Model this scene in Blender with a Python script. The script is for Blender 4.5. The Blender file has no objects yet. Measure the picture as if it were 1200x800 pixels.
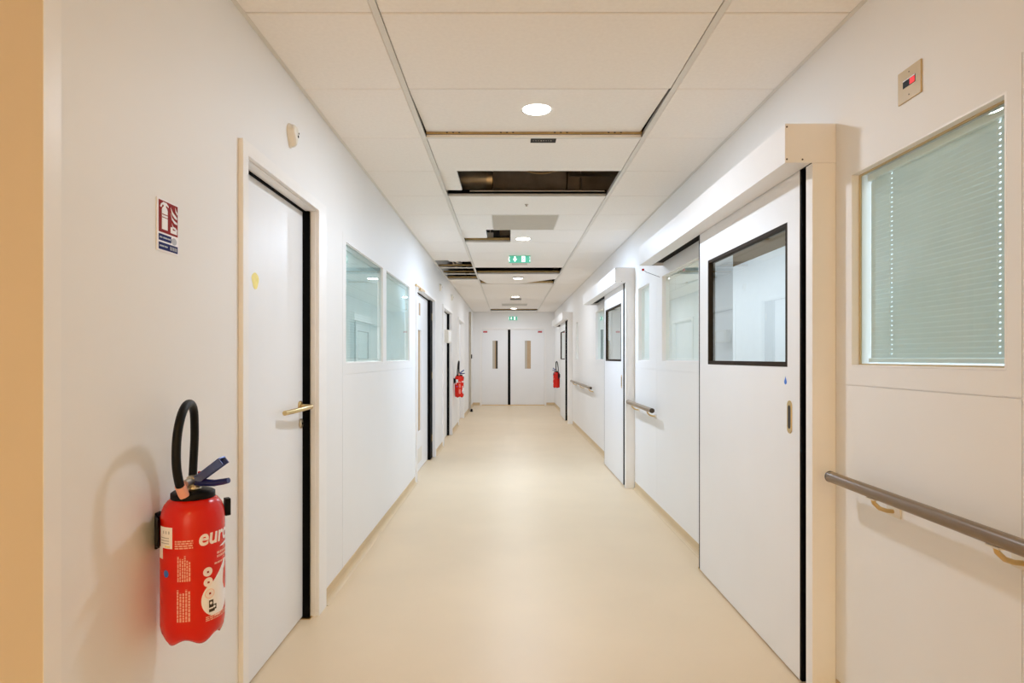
import bpy, bmesh, math, random
from mathutils import Vector, Matrix
random.seed(4)
PI = math.pi
SC = bpy.context.scene
COL = SC.collection

# ------------------------------------------------------------------ camera numbers
F, VX, VY, EYE = 714.0, 596.0, 419.0, 1.30
CEIL = 2.55
XL, XR, YEND = -0.97, 1.255, 16.66
XLB, XRB = -1.09, 1.355           # backs of the side walls
YC = 1.268                        # where the left wall's front corner stands
ROW0, PITCH = 2.212, 0.625        # ceiling rows
RUN_L, RUN_R = -0.48, 0.768       # ceiling main runners


def px(x, y, Y):
    """point at depth Y seen at photo position (x, y)"""
    return Vector(((x - VX) * Y / F, Y, EYE - (y - VY) * Y / F))


# ------------------------------------------------------------------ materials
def lin(c):
    c = c / 255.0
    return c / 12.92 if c <= 0.04045 else ((c + 0.055) / 1.055) ** 2.4


def rgb(t):
    return (lin(t[0]), lin(t[1]), lin(t[2]), 1.0)


def mat(name, col, rough=0.5, metal=0.0, var=0.0, scale=8.0, bump=0.0, bscale=200.0, spec=0.5, coat=0.0):
    m = bpy.data.materials.new(name)
    m.use_nodes = True
    nt = m.node_tree
    b = nt.nodes['Principled BSDF']
    b.inputs['Roughness'].default_value = rough
    b.inputs['Metallic'].default_value = metal
    b.inputs['Specular IOR Level'].default_value = spec
    b.inputs['Coat Weight'].default_value = coat
    base = rgb(col)
    tc = nt.nodes.new('ShaderNodeTexCoord')
    n = nt.nodes.new('ShaderNodeTexNoise')
    n.inputs['Scale'].default_value = scale
    n.inputs['Detail'].default_value = 4
    nt.links.new(tc.outputs['Object'], n.inputs['Vector'])
    r = nt.nodes.new('ShaderNodeValToRGB')
    v = var
    r.color_ramp.elements[0].position = 0.3
    r.color_ramp.elements[1].position = 0.7
    r.color_ramp.elements[0].color = tuple(max(0, c * (1 - v)) for c in base[:3]) + (1,)
    r.color_ramp.elements[1].color = tuple(min(1, c * (1 + v)) for c in base[:3]) + (1,)
    nt.links.new(n.outputs['Fac'], r.inputs['Fac'])
    nt.links.new(r.outputs['Color'], b.inputs['Base Color'])
    if bump > 0:
        n2 = nt.nodes.new('ShaderNodeTexNoise')
        n2.inputs['Scale'].default_value = bscale
        nt.links.new(tc.outputs['Object'], n2.inputs['Vector'])
        bp = nt.nodes.new('ShaderNodeBump')
        bp.inputs['Strength'].default_value = bump
        bp.inputs['Distance'].default_value = 0.002
        nt.links.new(n2.outputs['Fac'], bp.inputs['Height'])
        nt.links.new(bp.outputs['Normal'], b.inputs['Normal'])
    return m


def emit(name, col, strength):
    m = bpy.data.materials.new(name)
    m.use_nodes = True
    nt = m.node_tree
    b = nt.nodes['Principled BSDF']
    b.inputs['Base Color'].default_value = rgb(col)
    b.inputs['Emission Color'].default_value = rgb(col)
    b.inputs['Emission Strength'].default_value = strength
    return m


def glass(name, tint, boost):
    m = bpy.data.materials.new(name)
    m.use_nodes = True
    nt = m.node_tree
    for n in list(nt.nodes):
        nt.nodes.remove(n)
    out = nt.nodes.new('ShaderNodeOutputMaterial')
    tr = nt.nodes.new('ShaderNodeBsdfTransparent')
    tr.inputs['Color'].default_value = rgb(tint)
    gl = nt.nodes.new('ShaderNodeBsdfGlossy')
    gl.inputs['Roughness'].default_value = 0.0
    gl.inputs['Color'].default_value = (0.95, 1.0, 0.98, 1)
    fr = nt.nodes.new('ShaderNodeFresnel')
    fr.inputs['IOR'].default_value = 1.5
    mu = nt.nodes.new('ShaderNodeMath')
    mu.operation = 'MULTIPLY'
    mu.use_clamp = True
    mu.inputs[1].default_value = boost
    mx = nt.nodes.new('ShaderNodeMixShader')
    nt.links.new(fr.outputs[0], mu.inputs[0])
    nt.links.new(mu.outputs[0], mx.inputs[0])
    nt.links.new(tr.outputs[0], mx.inputs[1])
    nt.links.new(gl.outputs[0], mx.inputs[2])
    nt.links.new(mx.outputs[0], out.inputs['Surface'])
    return m


M = dict(
    wall=mat('wall paint', (234, 235, 236), 0.55, var=0.012, scale=1.5, bump=0.06, bscale=350),
    floor=mat('linoleum', (219, 199, 169), 0.42, var=0.025, scale=2.0, bump=0.03, bscale=120, spec=0.35),
    hallwall=mat('wall paint with shade', (218, 208, 196), 0.55, var=0.012, scale=1.5, bump=0.06, bscale=350),  # warm shade of the hall side put into the wall colour
    skirting=mat('linoleum upstand', (206, 184, 148), 0.5, var=0.03, scale=6),
    tile=mat('mineral ceiling tile', (243, 240, 236), 0.85, var=0.02, scale=60, bump=0.15, bscale=500, spec=0.2),
    runner=mat('white grid bar', (222, 220, 214), 0.45, var=0.01),
    web=mat('grid web tinted by light', (178, 150, 96), 0.5, var=0.15, scale=20),  # white web; the mustard tone stands for warm light on it
    door=mat('door laminate', (233, 235, 238), 0.4, var=0.01, scale=3),
    frame=mat('frame enamel', (238, 238, 238), 0.4, var=0.01),
    seal=mat('black rubber', (5, 5, 5), 0.7, var=0.1, spec=0.08),
    bead=mat('dark glazing bead', (44, 32, 18), 0.6, var=0.15, spec=0.12),
    cover=mat('cover enamel', (236, 236, 237), 0.4, var=0.01),
    shade_fill=mat('dark track', (8, 7, 6), 0.7, var=0.1, spec=0.1),  # near black, stands for shade in unlit hollows
    blind=mat('blind slat', (232, 242, 244), 0.5, var=0.02),
    blindrail=mat('blind rail', (248, 252, 253), 0.4, var=0.01),
    cord=mat('blind cord', (245, 250, 252), 0.6),
    steel=mat('satin steel', (205, 195, 175), 0.3, 1.0, var=0.05),
    brass=mat('pale brass', (214, 186, 132), 0.28, 1.0, var=0.05),
    rail=mat('bronze handrail', (120, 100, 74), 0.3, var=0.1, scale=3, spec=0.6),
    railcap=mat('rail end cap', (50, 40, 28), 0.5, var=0.05),
    pale=mat('pale plastic', (226, 222, 212), 0.4, var=0.01),
    red=mat('extinguisher red', (212, 24, 0), 0.26, var=0.04, scale=10, coat=0.12, spec=0.35),
    hose=mat('black hose', (6, 6, 6), 0.45, var=0.2, scale=40, spec=0.25),
    lever=mat('blue steel lever', (96, 112, 168), 0.28, 0.6, var=0.1, scale=30),
    leverdark=mat('navy lever', (26, 32, 104), 0.35, var=0.1),
    white=mat('label white', (244, 244, 250), 0.5, var=0.01),
    decal=mat('printed pale ink', (244, 236, 240), 0.5),
    decalpink=mat('printed fine text', (240, 176, 158), 0.5),
    signred=mat('sign red', (140, 14, 8), 0.6, var=0.02, spec=0.15),
    signblue=mat('sign blue', (22, 30, 100), 0.6, var=0.03, spec=0.15),
    signgrey=mat('sign grey', (180, 184, 196), 0.5),
    stickred=mat('red sticker', (186, 18, 14), 0.65, spec=0.15),
    yellow=mat('yellow mark', (240, 226, 140), 0.6, var=0.05, scale=60),
    blue=mat('blue sticker', (30, 110, 214), 0.4),
    plate=mat('beige plate', (196, 176, 136), 0.4, var=0.02),
    black=mat('black plastic', (9, 8, 8), 0.5, var=0.1, spec=0.2),
    led=emit('red indicator', (220, 30, 36), 0.7),
    panelgrey=mat('grey access panel', (186, 180, 168), 0.4, var=0.02),
    duct=mat('galvanised duct', (196, 190, 176), 0.35, 0.5, var=0.2, scale=6),
    ductbrown=mat('lagged duct', (158, 142, 122), 0.7, var=0.2, scale=8),
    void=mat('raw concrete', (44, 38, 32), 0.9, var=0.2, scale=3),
    cable=mat('pale cable', (226, 214, 200), 0.5, var=0.05),
    cabledark=mat('tan cable', (150, 116, 70), 0.5, var=0.05),
    roomwall=mat('room paint', (230, 236, 240), 0.6, var=0.01),
    roomceil=mat('room ceiling with shade', (108, 84, 50), 0.8, var=0.05, scale=4),  # dimness of the room ceiling put into its colour
    lamp=emit('downlight lens', (255, 250, 240), 14.0),
    green=emit('exit green', (84, 190, 160), 0.22),
    exitwhite=emit('exit white', (240, 255, 250), 0.9),
    wood=mat('tan board', (186, 160, 128), 0.6, var=0.05),
    glassw=glass('window glass', (243, 252, 251), 1.0),
    glassr=glass('low reflection window glass', (243, 252, 251), 0.6),
    glassd=glass('door glass', (228, 240, 242), 1.35),
)


# ------------------------------------------------------------------ mesh builder
class MB:
    def __init__(s):
        s.v, s.f, s.sm = [], [], []

    def add(s, vs, fs, smooth=False):
        o = len(s.v)
        s.v += [Vector(p) for p in vs]
        for f in fs:
            s.f.append([i + o for i in f])
            s.sm.append(smooth)
        return s

    def box(s, x0, x1, y0, y1, z0, z1):
        x0, x1 = sorted((x0, x1)); y0, y1 = sorted((y0, y1)); z0, z1 = sorted((z0, z1))
        vs = [(x, y, z) for x in (x0, x1) for y in (y0, y1) for z in (z0, z1)]
        return s.add(vs, [(0, 1, 3, 2), (4, 6, 7, 5), (0, 4, 5, 1), (2, 3, 7, 6), (0, 2, 6, 4), (1, 5, 7, 3)])

    def hexa(s, bot, top):
        """two quads (bottom, top), same winding"""
        return s.add(list(bot) + list(top), [(3, 2, 1, 0), (4, 5, 6, 7), (0, 1, 5, 4), (1, 2, 6, 5), (2, 3, 7, 6), (3, 0, 4, 7)])

    def prism(s, pts, a, b):
        """pts: list of 3D points (a polygon) displaced by vectors a and b"""
        a, b = Vector(a), Vector(b)
        n = len(pts)
        vs = [Vector(p) + a for p in pts] + [Vector(p) + b for p in pts]
        fs = [list(range(n - 1, -1, -1)), list(range(n, 2 * n))]
        fs += [(i, (i + 1) % n, n + (i + 1) % n, n + i) for i in range(n)]
        return s.add(vs, fs)

    def tube(s, pts, r, n=12, cap=True, close=False):
        pts = [Vector(p) for p in pts]
        rs = r if isinstance(r, (list, tuple)) else [r] * len(pts)
        rings = []
        up = None
        for i, p in enumerate(pts):
            t = (pts[min(i + 1, len(pts) - 1)] - pts[max(i - 1, 0)]).normalized()
            if up is None:
                up = Vector((0, 0, 1)) if abs(t.z) < 0.9 else Vector((1, 0, 0))
            u = (up - t * up.dot(t)).normalized()
            w = t.cross(u)
            up = u
            rings.append([p + (u * math.cos(2 * PI * k / n) + w * math.sin(2 * PI * k / n)) * rs[i] for k in range(n)])
        vs = [q for ring in rings for q in ring]
        fs = []
        for i in range(len(pts) - 1):
            for k in range(n):
                fs.append((i * n + k, i * n + (k + 1) % n, (i + 1) * n + (k + 1) % n, (i + 1) * n + k))
        s.add(vs, fs, True)
        if cap:
            s.add(rings[0], [list(range(n - 1, -1, -1))])
            s.add(rings[-1], [list(range(n))])
        return s

    def lathe(s, prof, c=(0, 0, 0), n=48, fz=None):
        """prof: (r, z) from bottom to top about the z axis through c"""
        c = Vector(c)
        vs, fs = [], []
        for j, (r, z) in enumerate(prof):
            for k in range(n):
                a = 2 * PI * k / n
                dz = fz(j, a) if fz else 0
                vs.append(c + Vector((r * math.cos(a), r * math.sin(a), z + dz)))
        for j in range(len(prof) - 1):
            for k in range(n):
                fs.append((j * n + k, j * n + (k + 1) % n, (j + 1) * n + (k + 1) % n, (j + 1) * n + k))
        fs2 = [list(range(n - 1, -1, -1)), [(len(prof) - 1) * n + k for k in range(n)]]
        o = len(s.v)
        s.add(vs, fs, True)
        for f in fs2:
            s.f.append([i + o for i in f]); s.sm.append(False)
        return s

    def build(s, name, m, parent=None, bevel=0.0, seg=2):
        off = wloc(parent) if parent is not None else Vector((0, 0, 0))
        me = bpy.data.meshes.new(name)
        me.from_pydata([v - off for v in s.v], [], s.f)
        me.polygons.foreach_set('use_smooth', s.sm)
        bm = bmesh.new(); bm.from_mesh(me)
        bmesh.ops.recalc_face_normals(bm, faces=bm.faces)
        bm.to_mesh(me); bm.free()
        me.materials.append(m)
        me.update()
        o = bpy.data.objects.new(name, me)
        COL.objects.link(o)
        if parent is not None:
            o.parent = parent
        if bevel > 0:
            md = o.modifiers.new('bevel', 'BEVEL')
            md.width = bevel; md.segments = seg; md.limit_method = 'ANGLE'; md.angle_limit = math.radians(40)
            md.harden_normals = False
        return o


def wloc(o):
    v = Vector((0, 0, 0))
    while o is not None:
        v += o.location
        o = o.parent
    return v


def tag(o, label=None, cat=None, group=None, kind=None):
    if label: o['label'] = label
    if cat: o['category'] = cat
    if group: o['group'] = group
    if kind or cat: o['kind'] = kind or 'thing'
    return o


def empty(name, loc, label=None, cat=None, group=None, kind=None):
    o = bpy.data.objects.new(name, None)
    o.empty_display_size = 0.1
    COL.objects.link(o)
    o.location = loc
    return tag(o, label, cat, group, kind)


def box(name, m, parent, *d, bevel=0.0):
    return MB().box(*d).build(name, m, parent, bevel)


def copy_tree(o, parent=None):
    c = o.copy()
    COL.objects.link(c)
    if parent is not None:
        c.parent = parent
    for ch in list(o.children):
        copy_tree(ch, c)
    return c


def grid_solid(xs, ys, zs, filled):
    """boundary faces of the filled cells of a 3-D grid; filled(x, y, z) is asked at cell centres"""
    xs, ys, zs = (sorted(set(round(q, 5) for q in t)) for t in (xs, ys, zs))
    nx, ny, nz = len(xs) - 1, len(ys) - 1, len(zs) - 1
    full = {}
    for i in range(nx):
        for j in range(ny):
            for k in range(nz):
                full[i, j, k] = filled((xs[i] + xs[i + 1]) / 2, (ys[j] + ys[j + 1]) / 2, (zs[k] + zs[k + 1]) / 2)
    idx, vs, fs = {}, [], []

    def V(i, j, k):
        if (i, j, k) not in idx:
            idx[i, j, k] = len(vs)
            vs.append((xs[i], ys[j], zs[k]))
        return idx[i, j, k]
    for (i, j, k), v in full.items():
        if not v:
            continue
        if not full.get((i - 1, j, k)): fs.append([V(i, j, k), V(i, j, k + 1), V(i, j + 1, k + 1), V(i, j + 1, k)])
        if not full.get((i + 1, j, k)): fs.append([V(i + 1, j, k), V(i + 1, j + 1, k), V(i + 1, j + 1, k + 1), V(i + 1, j, k + 1)])
        if not full.get((i, j - 1, k)): fs.append([V(i, j, k), V(i + 1, j, k), V(i + 1, j, k + 1), V(i, j, k + 1)])
        if not full.get((i, j + 1, k)): fs.append([V(i, j + 1, k), V(i, j + 1, k + 1), V(i + 1, j + 1, k + 1), V(i + 1, j + 1, k)])
        if not full.get((i, j, k - 1)): fs.append([V(i, j, k), V(i, j + 1, k), V(i + 1, j + 1, k), V(i + 1, j, k)])
        if not full.get((i, j, k + 1)): fs.append([V(i, j, k + 1), V(i + 1, j, k + 1), V(i + 1, j + 1, k + 1), V(i, j + 1, k + 1)])
    return MB().add(vs, fs)


def inside(p, r):
    return r[0] < p[0] < r[1] and r[2] < p[1] < r[3]


# ================================================================== THE SETTING
def struct(o, label, cat):
    return tag(o, label, cat, kind='structure')


# floor
struct(box('floor', M['floor'], None, -3.6, 3.2, -6.0, 19.0, -0.06, 0.0),
       'smooth beige linoleum floor running the length of the corridor', 'floor')

# side wall openings: (y0, y1, z0, z1)
L_DOORS = [(2.235, 3.065, -1, 2.04), (6.40, 7.97, -1, 2.04), (9.0, 10.25, -1, 2.04), (11.75, 13.1, -1, 2.04)]
L_WIN = [(3.63, 4.71, 1.262, 1.998), (4.83, 5.96, 1.262, 1.998)]
R_DOORS = [(2.50, 3.68, -1, 2.047), (6.26, 7.38, -1, 2.047), (12.2, 13.7, -1, 2.047)]
R_WIN = [(1.536, 2.234, 1.268, 1.972), (4.02, 4.99, 1.268, 1.972), (5.43, 5.90, 1.268, 1.972),
         (7.95, 8.78, 1.268, 1.96), (11.02, 11.34, 1.268, 1.96)]
TOPZ = 3.2


def side_wall(xf, xb, holes, y0, y1, joints, vjoints):
    s = 1 if xb > xf else -1
    ys = [y0, y1] + [h[0] for h in holes] + [h[1] for h in holes]
    zs = [0.0, TOPZ] + [h[2] for h in holes if h[2] > 0] + [h[3] for h in holes]
    g = 0.0035
    for a, b, z in joints:
        ys += [a, b]; zs += [z - g / 2, z + g / 2]
    for y in vjoints:
        ys += [y - g / 2, y + g / 2]

    def filled(x, y, z):
        for h in holes:
            if h[0] < y < h[1] and h[2] < z < h[3]:
                return False
        if abs(x - xf) < 0.004:
            for a, b, zz in joints:
                if a < y < b and abs(z - zz) < g / 2: return False
            for yy in vjoints:
                if abs(y - yy) < g / 2 and z < CEIL: return False
        return True
    return grid_solid([xf, xf + s * 0.004, xb], ys, zs, filled)


o = side_wall(XL, XLB, L_DOORS + L_WIN, YC + 0.05, YEND + 0.12, [(3.56, 6.1, 1.2)], [3.56]).build('wall_left', M['wall'])
struct(o, 'long white corridor wall on the left with doors and two windows', 'wall')
o = side_wall(XR, XRB, R_DOORS + R_WIN, -6.0, YEND + 0.12, [(1.49, 2.334, 1.2), (3.72, 6.04, 1.2), (7.5, 11.9, 1.2)],
              [1.489, 5.16]).build('wall_right', M['wall'])
struct(o, 'long white corridor wall on the right with sliding doors and windows', 'wall')
# wall facing the camera at the far left, where the corridor narrows
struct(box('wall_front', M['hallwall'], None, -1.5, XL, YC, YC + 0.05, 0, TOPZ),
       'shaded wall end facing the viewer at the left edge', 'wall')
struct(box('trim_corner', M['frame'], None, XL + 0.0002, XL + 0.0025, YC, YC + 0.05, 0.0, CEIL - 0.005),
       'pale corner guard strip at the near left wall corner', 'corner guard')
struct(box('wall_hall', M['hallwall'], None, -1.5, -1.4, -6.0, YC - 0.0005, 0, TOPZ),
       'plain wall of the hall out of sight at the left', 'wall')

# end wall with the double doorway
DX0, DX1, DZ = -0.735, 0.985, 2.075
o = grid_solid([XLB, DX0, DX1, XRB], [YEND, YEND + 0.12], [0, DZ, TOPZ],
               lambda x, y, z: not (DX0 < x < DX1 and z < DZ)).build('wall_end', M['wall'])
struct(o, 'white end wall of the corridor around the double doors', 'wall')
struct(box('wall_beyond', M['wood'], None, -2.0, 2.2, 18.8, 18.95, 0, CEIL),
       'tan wall of the lobby beyond the double doors', 'wall')

# skirting upstands (coved), one run per stretch between doors
def cove(face, sgn, y0, y1):
    prof = [(0.0, 0.072), (0.003, 0.072), (0.003, 0.030), (0.007, 0.015), (0.015, 0.006), (0.028, 0.0005), (0.0, 0.0005)]
    pts = [(face + sgn * a, y0, z) for a, z in prof]
    return MB().prism(pts, (0, 0, 0), (0, y1 - y0, 0))


mb = MB()
for a, b in ((YC + 0.05, 2.188), (3.19, 6.30), (8.07, 8.92), (10.34, 11.68), (13.18, 14.86), (15.02, YEND)):
    mb2 = cove(XL, 1, a, b); mb.add(mb2.v, mb2.f)
struct(mb.build('baseboard_left', M['skirting']), 'coved tan linoleum skirting along the left wall', 'skirting')
mb = MB()
for a, b in ((-6.0, 2.33), (3.74, 6.04), (7.48, 11.86), (13.86, YEND)):
    mb2 = cove(XR, -1, a, b); mb.add(mb2.v, mb2.f)
struct(mb.build('baseboard_right', M['skirting']), 'coved tan linoleum skirting along the right wall', 'skirting')
mb = MB()
for a, b in ((XL, DX0 - 0.05), (DX1 + 0.05, XR)):
    prof = [(0.0, 0.075), (0.004, 0.075), (0.004, 0.02), (0.016, 0.003), (0.0, 0.003)]
    mb.prism([(a, YEND - q, z) for q, z in prof], (0, 0, 0), (b - a, 0, 0))
struct(mb.build('baseboard_end', M['skirting']), 'short tan skirting pieces either side of the double doors', 'skirting')

# ------------------------------------------------------------------ ceiling
NROWS = range(-13, 24)


def row(n):
    return ROW0 + PITCH * n


COLS = {'L': (XL, RUN_L - 0.012), 'C': (RUN_L + 0.012, RUN_R - 0.012), 'R': (RUN_R + 0.012, XR)}
MISSING = {('C', 1), ('C', 3), ('C', 6), ('C', 10), ('L', 9), ('L', 10), ('L', 11), ('C', 12), ('C', 17), ('C', 21), ('C', 22)}
PANELS = {('C', 5): (-0.142, 0.436), ('C', 19): (-0.155, 0.435)}
mb = MB()
G = 0.0022


def tile_box(mb, x0, x1, y0, y1, z0=CEIL, t=0.018):
    e = 0.004
    bot = [(x0 + G + e, y0 + G + e, z0), (x1 - G - e, y0 + G + e, z0), (x1 - G - e, y1 - G - e, z0), (x0 + G + e, y1 - G - e, z0)]
    mid = [(x0 + G, y0 + G, z0 + 0.003), (x1 - G, y0 + G, z0 + 0.003), (x1 - G, y1 - G, z0 + 0.003), (x0 + G, y1 - G, z0 + 0.003)]
    top = [(x0 + G, y0 + G, z0 + t), (x1 - G, y0 + G, z0 + t), (x1 - G, y1 - G, z0 + t), (x0 + G, y1 - G, z0 + t)]
    fs = [(0, 3, 2, 1), (8, 9, 10, 11)]
    for a in (0, 4):
        fs += [(a + i, a + (i + 1) % 4, a + 4 + (i + 1) % 4, a + 4 + i) for i in range(4)]
    mb.add(bot + mid + top, fs)


for n in NROWS:
    for c, (x0, x1) in COLS.items():
        if (c, n) in MISSING:
            continue
        y0, y1 = row(n), row(n + 1)
        if n == 23: y1 = YEND
        if c == 'L' and y1 < YC: x0 = -1.4
        if (c, n) in PANELS:
            a, b = PANELS[c, n]
            tile_box(mb, x0, a - 0.006, y0, y1); tile_box(mb, b + 0.006, x1, y0, y1)
            continue
        tile_box(mb, x0, x1, y0, y1)
o = mb.build('ceiling', M['tile'])
struct(o, 'suspended ceiling of large white mineral tiles with several missing', 'ceiling')
for nm, x, lb in (('trim_1', RUN_L, 'left of the light row'), ('trim_2', RUN_R, 'right of the light row')):
    mb = MB().box(x - 0.012, x + 0.012, -6.0, YEND, CEIL - 0.002, CEIL + 0.004)
    mb.box(x - 0.0015, x + 0.0015, -6.0, YEND, CEIL + 0.004, CEIL + 0.042)
    struct(mb.build(nm, M['runner']), 'white ceiling grid bar running lengthwise, ' + lb, 'ceiling bar')
for nm, x0, x1, lb in (('trim_3', XL, XL + 0.018, 'left'), ('trim_4', XR - 0.018, XR, 'right')):
    struct(box(nm, M['runner'], None, x0, x1, YC, YEND, CEIL - 0.002, CEIL - 0.0002),
           'thin white wall angle where the ceiling meets the %s wall' % lb, 'ceiling trim')
# plenum: slab over the corridor and the hall
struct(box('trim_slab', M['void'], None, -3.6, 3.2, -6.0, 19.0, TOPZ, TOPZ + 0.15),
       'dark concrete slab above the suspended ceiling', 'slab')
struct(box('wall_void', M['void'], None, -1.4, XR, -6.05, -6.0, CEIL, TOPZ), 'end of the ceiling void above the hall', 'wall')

# cross tees around the openings
def tee(name, x0, x1, y, label, flange=0.012, web='web', slots=False):
    t = empty(name, ((x0 + x1) / 2, y, CEIL), label, 'ceiling bar')
    mb = MB().box(x0, x1, y - 0.0015, y + 0.0015, CEIL + 0.0205, CEIL + 0.044)
    mb.box(x0, x1, y - 0.004, y + 0.004, CEIL + 0.040, CEIL + 0.046)
    mb.build('web', M[web], t)
    if flange:
        MB().box(x0, x1, y - flange, y + flange, CEIL - 0.003, CEIL + 0.0).build('flange', M['runner'], t)
    if slots:
        for i in range(4):
            cx = x0 + (x1 - x0) * (i + 0.5) / 4
            for d in (-0.035, 0, 0.035):
                MB().box(cx + d - 0.005, cx + d + 0.005, y - 0.0022, y - 0.0014, CEIL + 0.026, CEIL + 0.036).build('slot', M['black'], t)
    return t


tee('ceiling_tee', COLS['C'][0], COLS['C'][1], row(2), 'slotted grid bar exposed behind the raised tile of the nearest downlight', slots=True)
tee('ceiling_tee', COLS['C'][0], COLS['C'][1], row(4), 'grid bar along the far edge of the large nearest ceiling opening', web='shade_fill')  # web blackened to stand for shade above the opening
tee('ceiling_tee', COLS['C'][0], 0.014, row(7), 'grid bar along the far edge of the small hole beside the second downlight')
tee('ceiling_tee', COLS['C'][0], COLS['C'][1], row(11), 'grid bar along the far edge of the opening behind the hanging exit sign')
tee('ceiling_tee', COLS['L'][0], COLS['L'][1], row(10), 'first white grid bar across the left side ceiling opening', flange=0.04)
tee('ceiling_tee', COLS['L'][0], COLS['L'][1], row(11), 'second white grid bar across the left side ceiling opening', flange=0.04)
tee('ceiling_tee', COLS['L'][0], COLS['L'][1], row(12), 'grid bar along the far edge of the left side ceiling opening')
tee('ceiling_tee', COLS['C'][0], COLS['C'][1], row(13), 'grid bar behind the sagging ceiling tile')
tee('ceiling_tee', COLS['C'][0], COLS['C'][1], 16.172, 'grid bar along the far edge of the slot nearest the double doors')


# displaced ceiling tiles, each a thing
def tile_thing(label, x0, x1, y0, y1, zfun, nx=2, t=0.018, group=None):
    root = empty('ceiling_tile', ((x0 + x1) / 2, (y0 + y1) / 2, CEIL), label, 'ceiling tile')
    mb = MB()
    g = 0.003
    xs = [x0 + g + (x1 - x0 - 2 * g) * i / (nx - 1) for i in range(nx)]
    ya, yb = y0 + g, y1 - g
    vs = []
    for x in xs:
        for y in (ya, yb):
            for dz in (0, t):
                vs.append((x, y, CEIL + zfun(x, y) + dz))
    fs = []
    for i in range(nx - 1):
        a, b = i * 4, (i + 1) * 4
        fs += [(a, a + 2, b + 2, b), (a + 1, b + 1, b + 3, a + 3), (a, b, b + 1, a + 1), (a + 2, a + 3, b + 3, b + 2)]
    fs += [(0, 1, 3, 2)]
    e = (nx - 1) * 4
    fs += [(e, e + 2, e + 3, e + 1)]
    mb.add(vs, fs)
    o = mb.build('ceiling_tile', M['tile'])
    bpy.data.objects.remove(root)
    return tag(o, label, 'ceiling tile')


cx0, cx1 = COLS['C']
tile_thing('white ceiling tile with the nearest downlight, its far edge lifted off the grid', cx0, cx1 - 0.007, row(1), row(2) - 0.003,
           lambda x, y: 0.030 * (y - row(1)) / PITCH + 0.001)
tile_thing('white ceiling tile pushed aside at the left end of the largest opening', -1.30, -0.352, row(3) + 0.02, row(4) - 0.06,
           lambda x, y: 0.024 + 0.004 * (y - row(3)) / PITCH)
tile_thing('white ceiling tile pushed left beside the small hole by the second downlight', -0.86, -0.225, row(6) + 0.01, row(7) - 0.07,
           lambda x, y: 0.026 + 0.004 * (y - row(6)) / PITCH)
tile_thing('white half ceiling tile carrying the second downlight', 0.017, cx1, row(6), row(7), lambda x, y: 0.0)


def sag(x, y):
    k = (y - row(12)) / PITCH
    a = max(0.0, (-0.345 - x) / 0.12) * 0.06
    b = max(0.0, (x - 0.17) / 0.58) * 0.078
    return 0.001 + k * (a + b)


tile_thing('warped white ceiling tile with both far corners lifted', cx0, cx1, row(12), row(13) - 0.004, sag, nx=12)
tile_thing('white ceiling tile lying askew over the left side opening', -0.79, -0.49, row(9) + 0.0, row(9) + 0.26,
           lambda x, y: 0.024 + 0.01 * (y - row(9)))
# row 17: the tile around the small dark cut-out behind the fourth downlight
y0, y1 = row(17), row(18)
hx0, hx1, hy0, hy1 = 0.036, 0.27, y0 + 0.02, y0 + 0.44
o = grid_solid([cx0 + G, hx0, hx1, cx1 - G], [y0 + G, hy0, hy1, y1 - G], [CEIL, CEIL + 0.018],
               lambda x, y, z: not (hx0 < x < hx1 and hy0 < y < hy1)).build('ceiling_tile', M['tile'])
tag(o, 'white ceiling tile with a dark square cut-out behind the fourth downlight', 'ceiling tile')
# row 22: narrow slot before the end wall
tile_thing('white ceiling tile carrying the farthest downlight', cx0, cx1, row(21), 15.60, lambda x, y: 0.0)
tile_thing('last white ceiling tile before the double doors, beyond the dark slot', cx0, cx1, 16.18, row(23), lambda x, y: 0.0)

# grey access panels
for (c, n), (a, b) in PANELS.items():
    lb = 'grey square access panel set flush in the ceiling before the second downlight' if n == 5 else \
        'grey square access panel far down the ceiling near the double doors'
    r = empty('ceiling_access_panel', ((a + b) / 2, row(n) + PITCH / 2, CEIL), lb, 'access panel', 'grey access panels in the ceiling')
    MB().box(a, b, row(n) + 0.012, row(n + 1) - 0.012, CEIL - 0.001, CEIL + 0.012).build('panel', M['panelgrey'], r, 0.003)
    w = 0.007
    g = grid_solid([a - w, a, b, b + w], [row(n) + 0.004, row(n) + 0.011, row(n + 1) - 0.011, row(n + 1) - 0.004], [CEIL - 0.002, CEIL + 0.012],
                   lambda x, y, z: not (a < x < b and row(n) + 0.011 < y < row(n + 1) - 0.011))
    g.build('rim', M['runner'], r)

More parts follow.
